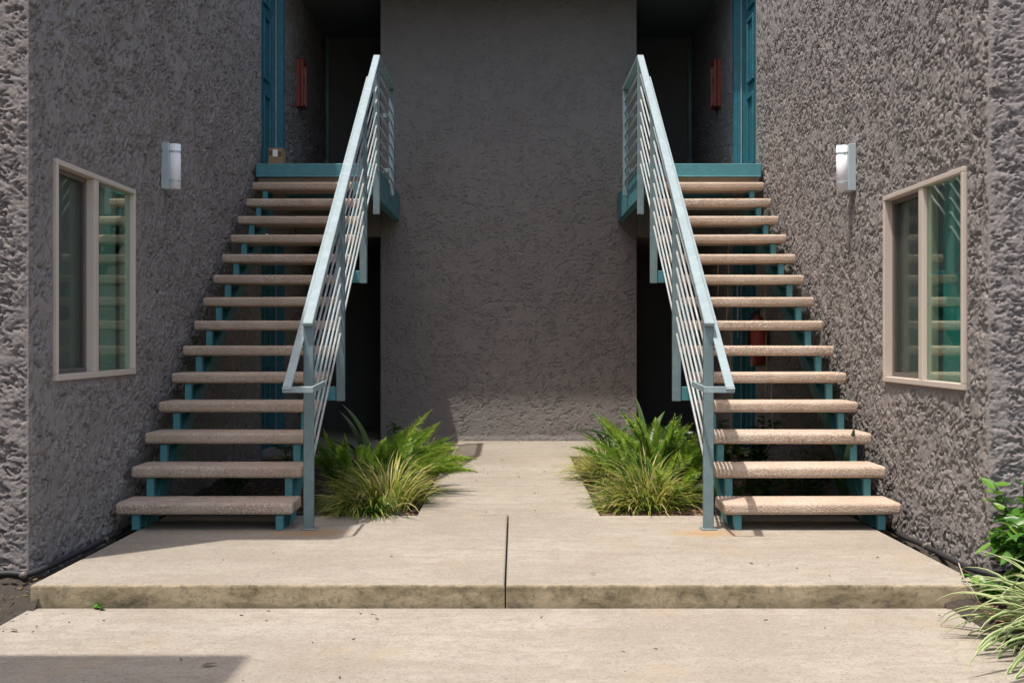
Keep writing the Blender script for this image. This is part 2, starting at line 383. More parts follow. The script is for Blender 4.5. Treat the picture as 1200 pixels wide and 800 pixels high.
# ------------------------------------------------------------------ the building
B = empty('apartment_building', (0, 12, 0), 'dark grey stucco apartment building with two wings around a stair court', 'building')
WIN = {-1: (5.83, 7.07, .88, 2.01), 1: (5.80, 7.04, .835, 1.965)}
D0, D1 = 10.73, 11.75
CELL = .0066
for s in (-1, 1):
    y0, y1, z0, z1 = WIN[s]; e = .02
    ys = span((YF, y0 + e, CELL), (y0 + e, y1 - e, CELL), (y1 - e, D0, CELL), (D0, D1, .05), (D1, 14.4, .03))
    zs = span((-.16, z0 + e, CELL), (z0 + e, z1 - e, CELL), (z1 - e, 2.1, CELL), (2.1, FL, CELL), (FL, 3.7, CELL), (3.7, 4.75, .016), (4.75, TOP, .06))
    if s < 0: hf = lambda u, v: relief(u, v, 11, 1.0, .020, 1.2, 2.5, .45, .034, .085)
    else: hf = lambda u, v: relief(-u, v, 211, .6, .0105, 1.3, 2.0, .8, .020, .08)
    holes = [(y0 + e, y1 - e, z0 + e, z1 - e), (D0, D1, -.01, 2.1), (D0, D1, FL, 4.75)]
    wall('wing_wall', (XW * s, 0, 0), (0, 1, 0), (0, 0, 1), (-s, 0, 0), ys, zs, hf, STUCCO, B, holes, [('u', YF), ('u', D0), ('u', D1)])
    xs = span((0, .55, CELL), (.55, 4.0, .04)); zz = span((-.02, 3.3, CELL), (3.3, TOP, .04))
    if s < 0: hf2 = lambda u, v: relief(u, v, 31, .15, .009, 1.3, 2.4, .8, .018, .07)
    else: hf2 = lambda u, v: relief(u, v, 231, -.12, .009, 1.3, 2.6, .8, .018, .07)
    wall('facade_wall', (XW * s, YF, 0), (s, 0, 0), (0, 0, 1), (0, -1, 0), xs, zz, hf2, STUCCO, B, (), [('u', 0)])
    f = MB(); f.box(XW * s + .01 * s, 6.2 * s, YF + .03, YF + .25, -.4, -.022); f.build('foundation', SOIL, B)
    # closed far sides of the wing, and its roof with a small overhang
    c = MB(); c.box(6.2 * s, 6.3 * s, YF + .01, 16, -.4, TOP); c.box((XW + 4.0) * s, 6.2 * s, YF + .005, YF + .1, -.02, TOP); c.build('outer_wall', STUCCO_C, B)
    ev = 2.265 if s < 0 else 2.2
    r = MB(); r.box(ev * s, 6.6 * s, 5.04, 16.4, TOP + .003, TOP + .2); r.build('wing_roof', ROOFM, B, .01)
    # corridor leaves between wing and core
    k = MB(); k.box((XW + .15) * s, 1.38 * s, 14.385, 14.49, -.2, TOP); k.build('corridor_end_wall', STUCCO_SHADE, B)
    k = MB(); k.box(1.381 * s, 1.25 * s, YB + .02, 14.4, -.2, TOP); k.build('core_side_wall', STUCCO_SHADE, B)
    k = MB(); k.box((XW - .012) * s, 1.384 * s, YB, 14.395, 2.2, FL); k.build('corridor_floor', STUCCO_C, B, .006)
    k = MB(); k.tube([((XW - .05) * s, 14.33, FL), ((XW - .05) * s, 14.33, TOP)], .03, 10); k.tube([((XW - .05) * s, 14.33, 3.25), ((XW - .05) * s, 14.33, 3.33)], .045, 10); k.build('drain_pipe', POST, B, smooth=True)
    # doors: one on each floor, set back in the wing wall
    for zf, zt in ((0.0, 2.1), (FL, 4.75)):
        xd = (XW + .10) * s
        d = MB(); d.box(xd, xd + .05 * s, D0 + .06, D1 - .07, zf + .01, zt - .06)
        o = d.build('door', TEAL_D, B, .003)
        p = MB()
        for (ya, yb) in ((D0 + .15, D0 + .44), (D0 + .53, D0 + .82)):
            for (za, zb) in ((.15, .85), (.98, 1.62), (1.72, 1.98)):
                for (a, b, c_, d_) in ((ya, yb, za, za + .03), (ya, yb, zb - .03, zb), (ya, ya + .03, za + .03, zb - .03), (yb - .03, yb, za + .03, zb - .03)):
                    p.box(xd - .002 * s, xd - .022 * s, a, b, zf + c_, zf + d_)
        p.build('door_moulding', TEAL_D, o, .004)
        kn = MB(); kn.tube([(xd, D0 + .14, zf + 1.0), (xd - .035 * s, D0 + .14, zf + 1.0), (xd - .04 * s, D0 + .14, zf + 1.0), (xd - .075 * s, D0 + .14, zf + 1.0)], [.012, .012, .028, .022], 12); kn.build('door_knob', CHROME, o, smooth=True)
        fr = MB()
        fr.box((XW - .02) * s, (XW + .15) * s, D1 - .065, D1 + .0, zf, zt); fr.box((XW + .002) * s, (XW + .15) * s, D0, D0 + .055, zf, zt); fr.box((XW + .0) * s, (XW + .15) * s, D0 + .055, D1 - .065, zt - .055, zt)
        fr.build('door_frame', TEAL_D, B, .003)
        fr = MB(); fr.box((XW + .048) * s, (XW + .060) * s, D1 - .075, D1 - .066, zf + .01, zt - .06); fr.build('door_stop', RAIL, B)
        if zf == 0:
            pass
    # sliding window: tan frame, screened near sash, clear far sash
    o = MB(); xo = (XW - .02) * s; xi = (XW + .075) * s; w = .028
    o.box(xo, xi, y0, y1, z0, z0 + w * 1.15); o.box(xo, xi, y0, y1, z1 - w, z1)
    o.box(xo, xi, y0, y0 + w, z0 + w * 1.15, z1 - w); o.box(xo, xi, y1 - w, y1, z0 + w * 1.15, z1 - w)
    ym = 6.41
    o.box(xo + .005 * s, xi, ym - .035, ym + .03, z0 + w * 1.15, z1 - w)
    wn = o.build('window', VINYL, B, .004)
    lo, hi = z0 + w * 1.15, z1 - w
    if s < 0: na, nb, fa, fb = y0 + w, ym - .035, ym + .03, y1 - w        # screened sash / clear sash
    else: na, nb, fa, fb = ym + .03, y1 - w, y0 + w, ym - .035
    x2 = (XW + .03) * s
    q = MB(); t = .026
    for bx in ((na, nb, lo, lo + t), (na, nb, hi - t, hi), (na, na + t, lo + t, hi - t), (nb - t, nb, lo + t, hi - t)): q.box(x2, x2 + .02 * s, *bx)
    q.build('sash', DARKFRAME, wn, .003)
    q = MB(); q.box(x2 + .008 * s, x2 + .0095 * s, na + t, nb - t, lo + t, hi - t); q.build('screen', SCREEN, wn)
    q = MB(); q.box((XW + .055) * s, (XW + .060) * s, na, nb, lo, hi); q.build('pane', GLASS, wn)
    q = MB(); q.box((XW + .010) * s, (XW + .015) * s, fa, fb, lo, hi); q.build('pane', GLASS, wn)
    q = MB(); n = 13
    for i in range(n):
        yy = y0 + .02 + (y1 - y0 - .04) * (i + .5) / n; a = -s * R(20 + random.uniform(-5, 5)); hw = .052
        if s < 0 and i in (9, 10): continue
        if s > 0 and i in (2, 3): continue
        dx, dy = math.sin(a) * hw, math.cos(a) * hw; xc = (XW + .12) * s
        q.add([(xc - dx, yy - dy, z0 - .02), (xc + dx, yy + dy, z0 - .02), (xc + dx, yy + dy, z1 + .03), (xc - dx, yy - dy, z1 + .03),
               (xc - dx + .002, yy - dy, z0 - .02), (xc + dx + .002, yy + dy, z0 - .02), (xc + dx + .002, yy + dy, z1 + .03), (xc - dx + .002, yy - dy, z1 + .03)],
              [(0, 1, 2, 3), (7, 6, 5, 4), (0, 4, 5, 1), (3, 2, 6, 7), (0, 3, 7, 4), (1, 5, 6, 2)])
    q.build('blind', BLIND if s < 0 else BLIND_T, wn)
    q = MB()   # the room behind
    a, b, c_, d_, e_, f_ = (XW + .08) * s, (XW + 2.6) * s, y0 - .19, y1 + 1.0, -.05, 2.5
    q.quad((b, c_, e_), (b, d_, e_), (b, d_, f_), (b, c_, f_)); q.quad((a, c_, e_), (b, c_, e_), (b, c_, f_), (a, c_, f_)); q.quad((a, d_, e_), (b, d_, e_), (b, d_, f_), (a, d_, f_))
    q.quad((a, c_, e_), (b, c_, e_), (b, d_, e_), (a, d_, e_)); q.quad((a, c_, f_), (b, c_, f_), (b, d_, f_), (a, d_, f_)); q.build('room', DARKROOM, B)
xs = span((-1.38, 1.38, .009)); zs = span((-.03, 4.9, .009), (4.9, TOP, .06))
def back_h(u, v):
    low = 1 - sst(.25, .6, v)
    return relief(u, v, 71, .08, .0065, 1.3, 3.6, .35, .015, .06) * (1 - .5 * low) + .012 * (1 - sst(.0, .07, v + .03 * fbm(u * 5, v * 2, 5, 3)))
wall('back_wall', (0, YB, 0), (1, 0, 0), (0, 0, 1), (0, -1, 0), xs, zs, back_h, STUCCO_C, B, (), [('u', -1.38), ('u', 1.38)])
r = MB(); r.box(-2.335, 2.335, 11.40, 14.39, 4.86, 5.02); r.build('court_roof', STUCCO_SHADE, B, .01)
k = MB(); k.box(-2.3, 2.3, 14.5, 14.6, -.2, TOP); k.build('rear_wall', STUCCO_C, B)

# the wing across the entrance, out of the frame on the left: its eave shades the walkway
NB = empty('apartment_building', (-4.5, 0, 0), 'second stucco wing whose eave throws the shadow across the near walkway', 'building')
k = MB(); k.box(-6.2, -2.75, -5, 2.6, -.2, TOP); k.build('wall', STUCCO_C, NB)
k = MB(); k.box(-6.6, -2.35, -5.5, 3.05, TOP + .003, TOP + .2); k.build('roof', ROOFM, NB, .01)

# ------------------------------------------------------------------ stairs
RISE, GO, Y1, Z1 = .178, .27, 6.56, .160
SL = .69                                                    # slope of the railing
def tread_mesh():
    bm = bmesh.new(); Wd, Dp, Th = 1.012, .302, .068
    bmesh.ops.create_cube(bm, size=1); bmesh.ops.scale(bm, vec=(Wd, Dp, Th), verts=bm.verts[:])
    ed = [e for e in bm.edges if all(v.co.y < 0 for v in e.verts) and abs(e.verts[0].co.z - e.verts[1].co.z) < 1e-6]
    bmesh.ops.bevel(bm, geom=ed, offset=.021, segments=5, affect='EDGES', profile=.5)
    ed = [e for e in bm.edges if abs(e.verts[0].co.x - e.verts[1].co.x) < 1e-6 and abs(abs(e.verts[0].co.x) - Wd / 2) < 1e-5 and len(e.link_faces) == 2 and e.calc_face_angle() > .9]
    bmesh.ops.bevel(bm, geom=ed, offset=.014, segments=3, affect='EDGES', profile=.5)
    bmesh.ops.recalc_face_normals(bm, faces=bm.faces[:])
    me = bpy.data.meshes.new('tread'); bm.to_mesh(me); bm.free(); me.materials.append(AGG)
    me.polygons.foreach_set('use_smooth', [True] * len(me.polygons))
    me.set_sharp_from_angle(angle=R(35)); return me
TM = tread_mesh()
def staircase(s):
    side = 'left' if s < 0 else 'right'
    lab = ('teal staircase with pebbled treads shaded by the left wing, small box on its landing' if s < 0 else
           'sunlit teal steel staircase with pebbled treads beside the right wing')
    root = empty('staircase', (1.7 * s, Y1, 0), lab, 'staircase', 'matching outdoor staircases')
    X = lambda x: x * s
    for n in range(14):
        y = Y1 + GO * n; z = Z1 + RISE * n
        o = bpy.data.objects.new('tread', TM); COL.objects.link(o); o.parent = root
        o.location = Vector((X(1.741) + random.uniform(-.004, .004), y + .151, z - .036)) - Vector(root.location)
        o.rotation_euler = (random.uniform(-.004, .004), random.uniform(-.003, .003), random.uniform(-.003, .003) + (math.pi if False else 0))
        b = MB()
        for xx in (1.315, 2.14):
            zb = max(0.0, z - .255 + .012); b = MB()
            b.box(X(xx) - .021, X(xx) + .021, y + .028, y + .075, zb, z - .0745)
            b.box(X(xx) - .021, X(xx) + .021, y + .075, y + .27, z - .0835, z - .0755)
            b.build('tread_bracket', TEAL, root, .002, 1)
    for xx in (1.315, 2.14):
        m = MB(); y_a, y_b = 6.72, 10.36; zt = lambda y: .160 + .6593 * (y - Y1) - .268
        hh = .155; prof = [(y_a, max(0, zt(y_a))), (y_b, zt(y_b)), (y_b, zt(y_b) - hh), (y_a + hh * 1.35, 0.002), (y_a, .002)]
        n = len(prof); vs = [(X(xx) + dx, y, z) for dx in (-.026, .026) for y, z in prof]
        m.add(vs, [tuple(range(n)), tuple(range(n, 2 * n))[::-1]] + [(i, i + n, (i + 1) % n + n, (i + 1) % n) for i in range(n)])
        m.build('stringer', TEAL, root, .003, 1)
    # landing: deck, front fascia, channel along the open side, weathered plank under the fascia
    m = MB(); m.box(X(1.215), X(2.285), 10.37, YB - .004, FL - .10, FL - .003); lo = m.build('landing', TEAL, root, .003, 1)
    m = MB(); m.box(X(1.19), X(2.27), 10.33, 10.368, FL - .115, FL + .002); m.box(X(1.19), X(2.27), 10.327, 10.345, FL - .118, FL - .105); m.build('fascia', TEAL, lo, .003, 1)
    m = MB(); m.box(X(1.24), X(2.26), 10.375, 10.40, FL - .21, FL - .105); m.build('plank', WOODW, lo, .003, 1)
    m = MB(); m.box(X(1.175), X(1.19), 10.08, YB - .006, FL - .30, FL - .02); m.box(X(1.19), X(1.235), 10.08, YB - .006, FL - .31, FL - .295); m.build('side_channel', TEAL, lo, .002, 1)
    m = MB(); m.box(X(1.19), X(1.36), 10.055, 10.075, FL - .31, FL - .2); m.build('gusset', TEAL, lo, .002, 1)
    # guard railing
    xr = 1.15; zg = lambda y: 1.218 + SL * (y - 6.62)
    m = MB(); ytop = 10.03
    m.bar((X(xr), 6.575, zg(6.575) - .012), (X(xr), ytop, zg(ytop) - .012), .058, .024)
    m.bar((X(xr), ytop - .012, zg(ytop) - .012), (X(xr), 11.34, zg(ytop) - .012), .056, .024)
    gr = m.build('guard_rail', RAIL, root, .004, 1)
    posts = [(6.62, 0.0), (7.87, .67), (9.11, 1.536), (10.02, 2.18), (11.31, 2.50)]
    for i, (y, zb) in enumerate(posts):
        m = MB(); hw = .029 if i < 4 else .026; zt = zg(min(y, ytop)) - .026
        m.box(X(xr) - hw, X(xr) + hw, y - .021, y + .021, zb, zt)
        if i == 0: m.box(X(xr) - .045, X(xr) + .045, y - .04, y + .04, .001, .008)
        m.build('post', POST, gr, .004, 1)
        if i in (1, 2):
            m = MB(); m.box(X(xr) + .03 * s, X(1.34), y - .012, y + .012, zb + .005, zb + .10); m.build('post_bracket', TEAL, gr, .002, 1)
        if i == 4:
            m = MB()
            for zz in (FL + .62, FL + .08):
                m = MB(); m.box(X(xr) + .027 * s, X(xr) + .085 * s, y - .02, y + .02, zz - .02, zz + .02); m.build('post_bracket', POST, gr, .002, 1)
    for a in range(3):
        ya, yb = posts[a][0] + .02, posts[a + 1][0] - .018
        for j in range(8):
            dz = -.112 * (j + 1) - .03
            m = MB(); m.tube([(X(xr), ya - .02, zg(ya) + dz), (X(xr), yb + .02, zg(yb) + dz)], .0080, 8); m.build('rail_bar', BAR, gr, smooth=True)
    for j in range(8):
        zz = zg(ytop) - .112 * (j + 1) - .03
        m = MB(); m.tube([(X(xr - .004), 10.04, zz), (X(xr - .004), 11.3, zz)], .0080, 8); m.build('rail_bar', BAR, gr, smooth=True)
    # graspable handrail on the tread side with a squared return round the bottom post
    xh = 1.197; zh = lambda y: .825 + .685 * (y - 6.2)
    m = MB(); m.bar((X(xh), 6.195, zh(6.195)), (X(xh), 9.88, zh(9.88)), .048, .012)
    m.bar((X(xh + .024), 6.205, zh(6.20) - .004), (X(1.054), 6.205, zh(6.20) - .004), .012, .034, Vector((0, 1, 0)))
    m.bar((X(1.060), 6.212, zh(6.20) - .004), (X(1.060), 6.62, zh(6.20) + .012), .012, .034)
    hr = m.build('handrail', RAIL, root, .002, 1)
    for y in (6.62, 7.87, 9.11):
        m = MB(); m.tube([(X(xr + .028), y, zh(y) - .075), (X(xh), y, zh(y) - .075), (X(xh), y, zh(y) - .008)], .007, 8); m.build('rail_bracket', POST, hr, smooth=True)
    m = MB(); m.bar((X(1.066), 6.60, zh(6.2) + .005), (X(1.121), 6.61, zh(6.2) + .005), .012, .03, Vector((0, 1, 0))); m.build('rail_bracket', POST, hr)
    return root
STAIR_L = staircase(-1); STAIR_R = staircase(1)

# ------------------------------------------------------------------ wall lamps
def wall_lamp(s, y, zc, label):
    root = empty('wall_lamp', (XW * s, y, zc), label, 'wall lamp', 'wall lamps')
    x0 = (XW - .004) * s
    m = MB(); m.box(x0, x0 - .05 * s, y - .055, y + .055, zc - .155, zc + .155); m.build('back_plate', STEEL, root, .003)
    m = MB(); cx = x0 - .076 * s; rr = .039
    m.tube([(cx, y, zc - .150), (cx, y, zc - .149), (cx, y, zc + .149), (cx, y, zc + .150)], [rr - .006, rr, rr, rr - .006], 28); m.build('diffuser', DIFF, root, smooth=True)
    for dz in (-.098, .098):
        m = MB(); m.tube([(cx, y, zc + dz - .006), (cx, y, zc + dz + .006)], rr + .002, 28); m.build('band', STEEL, root, smooth=False)
wall_lamp(-1, 7.68, 2.245, 'white cylinder wall lamp on the shaded left stucco wall')
wall_lamp(1, 7.68, 2.235, 'white cylinder wall lamp on the sunlit right stucco wall')

# ------------------------------------------------------------------ fire extinguishers
def extinguisher(x, y, z, s, label):
    root = empty('fire_extinguisher', (x, y, z), label, 'fire extinguisher')
    m = MB(); r = .068
    m.tube([(x, y, z), (x, y, z + .012), (x, y, z + .37), (x, y, z + .41), (x, y, z + .435), (x, y, z + .45)], [r - .01, r, r, r * .8, r * .4, .022], 24); m.build('cylinder', RED, root, smooth=True)
    m = MB(); m.tube([(x, y, z + .45), (x, y, z + .49)], .02, 10); m.box(x - .012, x + .012, y - .10, y + .02, z + .487, z + .503); m.box(x - .012, x + .012, y - .11, y + .02, z + .515, z + .53)
    m.build('valve_handle', BLACK, root)
    m = MB(); m.tube([(x - .01 * s, y, z + .47), (x - .05 * s, y - .01, z + .46), (x - .085 * s, y - .02, z + .36), (x - .085 * s, y - .02, z + .14)], [.011, .011, .011, .016], 8); m.build('hose', BLACK, root, smooth=True)
    m = MB(); m.box(x + .06 * s, x + .105 * s, y - .03, y + .03, z + .1, z + .4); m.build('bracket', BLACK, root)
    m = MB(); m.tube([(x, y, z + .15), (x, y, z + .30)], r + .0015, 24, False); m.build('paper_band', m_simple('extinguisher_label', (.42, .06, .04), .6), root, smooth=True)
def fire_cabinet(s, y, z, label):
    root = empty('fire_extinguisher_cabinet', (XW * s, y, z), label, 'fire cabinet', 'fire extinguisher cabinets')
    x0 = (XW + .004) * s
    m = MB(); m.box(x0, x0 - .045 * s, y - .13, y + .13, z, z + .52); m.build('body', RED, root, .004)
    m = MB(); a, b = x0 - .055 * s, x0 - .085 * s
    for q in ((y - .125, y + .125, z + .005, z + .035), (y - .125, y + .125, z + .485, z + .515), (y - .125, y - .09, z + .035, z + .485), (y + .09, y + .125, z + .035, z + .485)): m.box(a, b, *q)
    d = m.build('door', RED, root, .003)
    m = MB(); m.box(x0 - .062 * s, x0 - .066 * s, y - .09, y + .09, z + .035, z + .485); m.build('pane', GLASS, d)
    m = MB(); m.box(x0 - .045 * s, x0 - .055 * s, y - .11, y + .11, z + .02, z + .5); m.build('gasket', BLACK, root)
    m = MB(); m.box(b, b - .012 * s, y - .118, y - .10, z + .24, z + .31); m.build('handle', BLACK, d)
fire_cabinet(-1, 12.60, 3.62, 'red fire extinguisher cabinet in the upper corridor above the left stairs')
fire_cabinet(1, 12.60, 3.62, 'red fire extinguisher cabinet in the upper corridor above the right stairs')
extinguisher(2.20, 10.15, .86, 1, 'red fire extinguisher low on the wall behind the right stairs')

# ------------------------------------------------------------------ parcel on the landing
root = empty('cardboard_box', (-2.145, 10.66, FL), 'small brown cardboard box with a white label on the left landing', 'box')
m = MB(); m.box(-2.215, -2.085, 10.59, 10.74, FL - .001, FL + .185); m.build('carton', CARD, root, .003)
m = MB(); m.box(-2.172, -2.128, 10.586, 10.5885, FL + .105, FL + .17); m.build('label', WHITEP, root)
m = MB()
m.box(-2.208, -2.18, 10.586, 10.5885, FL + .12, FL + .16); m.box(-2.12, -2.092, 10.586, 10.5885, FL + .11, FL + .15)
m.build('print', m_simple('dark_print', (.07, .045, .03)), root)

# ------------------------------------------------------------------ black hose along the foot of the walls
def hose(pts, label):
    m = MB(); P = [Vector(p) for p in pts]; out = []
    for i in range(len(P) - 1):
        n = max(2, int((P[i + 1] - P[i]).length / .08))
        for k in range(n): t = k / n; out.append(P[i].lerp(P[i + 1], t) + Vector((random.uniform(-.004, .004), 0, random.uniform(-.004, .004))))
    out.append(P[-1])
    root = empty('drain_hose', tuple(P[0]), label, 'hose'); m.tube(out, .015, 10); m.build('tube', BLACK, root, smooth=True)
    for p in (out[len(out) // 4], out[len(out) // 2]):
        d = Vector((0, 1, 0)); m = MB(); m.tube([p - d * .02, p + d * .012], .017, 12); m.build('clip', DARKFRAME, root, smooth=True)
hose([(-3.2, 5.46, -.02), (-2.42, 5.455, -.015), (-2.30, 5.45, -.025), (-2.255, 5.50, -.02), (-2.25, 5.7, -.02), (-2.24, 6.3, -.02), (-2.255, 6.9, -.025), (-2.26, 8.2, -.03)], 'black hose along the foot of the shaded left wall')
hose([(2.33, 5.40, -.03), (2.25, 5.55, -.025), (2.24, 6.0, -.02), (2.235, 6.6, -.02), (2.25, 7.4, -.025), (2.25, 8.4, -.03)], 'black hose along the foot of the sunlit right wall')

# ------------------------------------------------------------------ plants
class Leaves(MB):
    def __init__(s): super().__init__(); s.att = {'tone': [], 'side': []}
    def pt(s, p, tone, side): s.v.append(tuple(p)); s.att['tone'].append(tone); s.att['side'].append(side)
    def blade(s, base, az, elev, L, w, droop, tone, seg=5, fold=0.0, tip=.15, twist=0):
        """arching strap: starts at elevation elev and bends down by droop radians along its length"""
        p = Vector(base); a = elev; b = len(s.v); st = L / seg; cs, sn = math.cos(az), math.sin(az)
        for i in range(seg + 1):
            t = i / seg; ww = w * (min(1, .55 + 1.6 * t) if t < .5 else max(tip * .2, (1 - ((t - .5) / .5) ** 2.2)))
            ta = az + math.pi / 2 + twist * t; sd = Vector((math.cos(ta), math.sin(ta), 0))
            up = Vector((-math.sin(a) * cs, -math.sin(a) * sn, math.cos(a)))
            s.pt(p + sd * ww / 2 + up * fold * ww, tone, 1); s.pt(p, tone, 0); s.pt(p - sd * ww / 2 + up * fold * ww, tone, 1)
            p = p + Vector((math.cos(a) * cs, math.cos(a) * sn, math.sin(a))) * st
            a -= droop / seg * (.4 + 1.2 * t)
        for i in range(seg):
            q = b + i * 3; s.f += [(q, q + 1, q + 4, q + 3), (q + 1, q + 2, q + 5, q + 4)]
    def leaf(s, base, d, nrm, L, w, tone, curl=.15):
        """ovate leaf: six-sided with a raised middle rib"""
        d = Vector(d).normalized(); nrm = Vector(nrm); sd = d.cross(nrm).normalized(); nrm = sd.cross(d)
        b = len(s.v); base = Vector(base)
        for t, ww in ((0, .08), (.3, .85), (.6, .9), (.85, .45), (1, .04)):
            c = base + d * L * t - nrm * curl * L * t * t
            s.pt(c + sd * ww * w / 2 + nrm * .12 * w, tone, 1); s.pt(c, tone, 0); s.pt(c - sd * ww * w / 2 + nrm * .12 * w, tone, 1)
        for i in range(4):
            q = b + i * 3; s.f += [(q, q + 1, q + 4, q + 3), (q + 1, q + 2, q + 5, q + 4)]
def plant(name, lv, mat, label, cat, group=None):
    o = lv.build(name, mat, None, smooth=True); return tag(o, label, cat, group)

def grass_clump(cx, cy, rx, ry, n, L, label, seed, dry=.25, lean=(0, 0), z=-.03, mat=None, w=.0075, name='grass_clump', cat='grass clump', group='ornamental grass clumps', elev=(18, 86), drp=(.9, 2.2), fold=.25, segs=6):
    rng = random.Random(seed); lv = Leaves()
    subs = [(rng.uniform(-.75, .75), rng.uniform(-.75, .75), rng.uniform(.72, 1.2), rng.gauss(0, .12)) for _ in range(7)]
    for i in range(n):
        sx, sy, sl, stn = rng.choice(subs); ox, oy = sx + rng.gauss(0, .28), sy + rng.gauss(0, .28); r = min(1.15, math.hypot(ox, oy)); t = math.atan2(oy, ox)
        bx, by = cx + rx * ox, cy + ry * oy
        az = t + rng.gauss(0, .55); az = math.atan2(math.sin(az) + lean[1], math.cos(az) + lean[0])
        el = R(elev[1] - (elev[1] - elev[0]) * (r ** 1.3) * rng.uniform(.55, 1.05))
        tone = min(1, max(0, rng.gauss(.28 + stn, .17))) if rng.random() > dry else rng.uniform(.6, 1)
        lv.blade((bx, by, z), az, el, L * sl * rng.uniform(.55, 1.12), w * rng.uniform(.7, 1.25), rng.uniform(*drp), tone, segs, fold, twist=rng.uniform(-.5, .5))
    return plant(name, lv, mat or GRASS, label, cat, group)

def fern(cx, cy, r, n, L, label, seed, z=-.03, tilt=(35, 85), face=None, mat=None, th=.034, dens=300, name='fern', spread=.55):
    """foxtail fern: arching plumes, each a stem crowded with needles"""
    rng = random.Random(seed); lv = Leaves(); st = MB()
    for i in range(n):
        t = rng.uniform(0, 2 * math.pi) if face is None else face + rng.gauss(0, spread * 1.6)
        az = t + rng.gauss(0, .3); el = R(rng.uniform(*tilt)); l = L * rng.uniform(.6, 1.1); p = Vector((cx + r * rng.random() * math.cos(t), cy + r * rng.random() * math.sin(t), z))
        droop = rng.uniform(.35, 1.1); pts = [p]; k = 12; a = el
        for j in range(k):
            p = p + Vector((math.cos(a) * math.cos(az), math.cos(a) * math.sin(az), math.sin(a))) * (l / k); pts.append(p); a -= droop / k * (.4 + 1.2 * j / k)
        base_tone = min(1, max(0, rng.gauss(.5, .22)))
        for j in range(dens):
            f = .16 + .84 * rng.random() ** .9; q = f * k; i0 = min(k - 1, int(q)); c = pts[i0].lerp(pts[i0 + 1], q - i0); d = (pts[i0 + 1] - pts[i0]).normalized()
            u = d.cross(Vector((.3, .2, .9))).normalized(); v = d.cross(u); ph = rng.uniform(0, 2 * math.pi)
            out = (u * math.cos(ph) + v * math.sin(ph)); rad = th * (1.0 if f < .7 else max(.12, (1 - f) / .3)) * rng.uniform(.7, 1.2)
            e = c + out * rad + d * rad * rng.uniform(.5, 1.1); sd = d.cross(out) * .0028
            tone = min(1, max(0, base_tone + rng.gauss(0, .15) + (.25 if f > .85 else 0)))
            b = len(lv.v)
            for pp in (c - sd, c + sd, e + sd * .4, e - sd * .4): lv.pt(pp, tone, 0)
            lv.f.append((b, b + 1, b + 2, b + 3))
        b0 = len(lv.v); tb = MB(); tb.tube(pts, [.004] * k + [.0015], 4, False)
        for vv in tb.v: lv.pt(vv, .2, 0)
        lv.f += [tuple(x + b0 for x in f) for f in tb.f]
    return plant(name, lv, mat or FERN, label, 'fern', None)

def strap_plant(cx, cy, blades, label, seed, z=-.03, group=None):
    """wide dark leaves, each given as (azimuth deg, elevation deg, length, width, droop)"""
    rng = random.Random(seed); lv = Leaves()
    for az, el, L, w, dr in blades:
        lv.blade((cx + rng.uniform(-.05, .05), cy + rng.uniform(-.05, .05), z), R(az), R(el), L, w, dr, rng.random(), 9, .22)
    return plant('strap_leaf_plant', lv, STRAP, label, 'plant', group)

def leafy(cx, cy, r, h, n, L, label, seed, mat, z=-.03, name='shrub', cat='shrub', group=None, w=.5, stems=9, dirb=(0, 0)):
    rng = random.Random(seed); lv = Leaves()
    for i in range(stems):
        az = rng.uniform(0, 2 * math.pi); rr = r * math.sqrt(rng.random()); hh = h * rng.uniform(.55, 1)
        p0 = Vector((cx + rng.uniform(-.06, .06), cy + rng.uniform(-.06, .06), z)); p1 = Vector((cx + rr * math.cos(az) + dirb[0] * hh, cy + rr * math.sin(az) + dirb[1] * hh, z + hh))
        mid = (p0 + p1) / 2 + Vector((rng.uniform(-.04, .04), rng.uniform(-.04, .04), hh * .12))
        tb = MB(); pts = [(p0 * (1 - t) ** 2 + mid * 2 * t * (1 - t) + p1 * t * t) for t in [k / 6 for k in range(7)]]
        tb.tube(pts, [.005 - .0005 * k for k in range(7)], 5, False); b0 = len(lv.v)
        for vv in tb.v: lv.pt(vv, .1, 0)
        lv.f += [tuple(x + b0 for x in f) for f in tb.f]
        for k in range(max(3, n // stems)):
            f = .25 + .75 * rng.random(); q = f * 6; i0 = min(5, int(q)); c = pts[i0].lerp(pts[i0 + 1], q - i0)
            a = rng.uniform(0, 2 * math.pi); d = Vector((math.cos(a), math.sin(a), rng.uniform(-.35, .7))); nn = Vector((rng.gauss(0, .35), rng.gauss(0, .35), 1))
            lv.leaf(c, d, nn, L * rng.uniform(.6, 1.15), L * w * rng.uniform(.8, 1.2), min(1, max(0, rng.gauss(.5, .25))), rng.uniform(0, .35))
    return plant(name, lv, mat, label, cat, group)

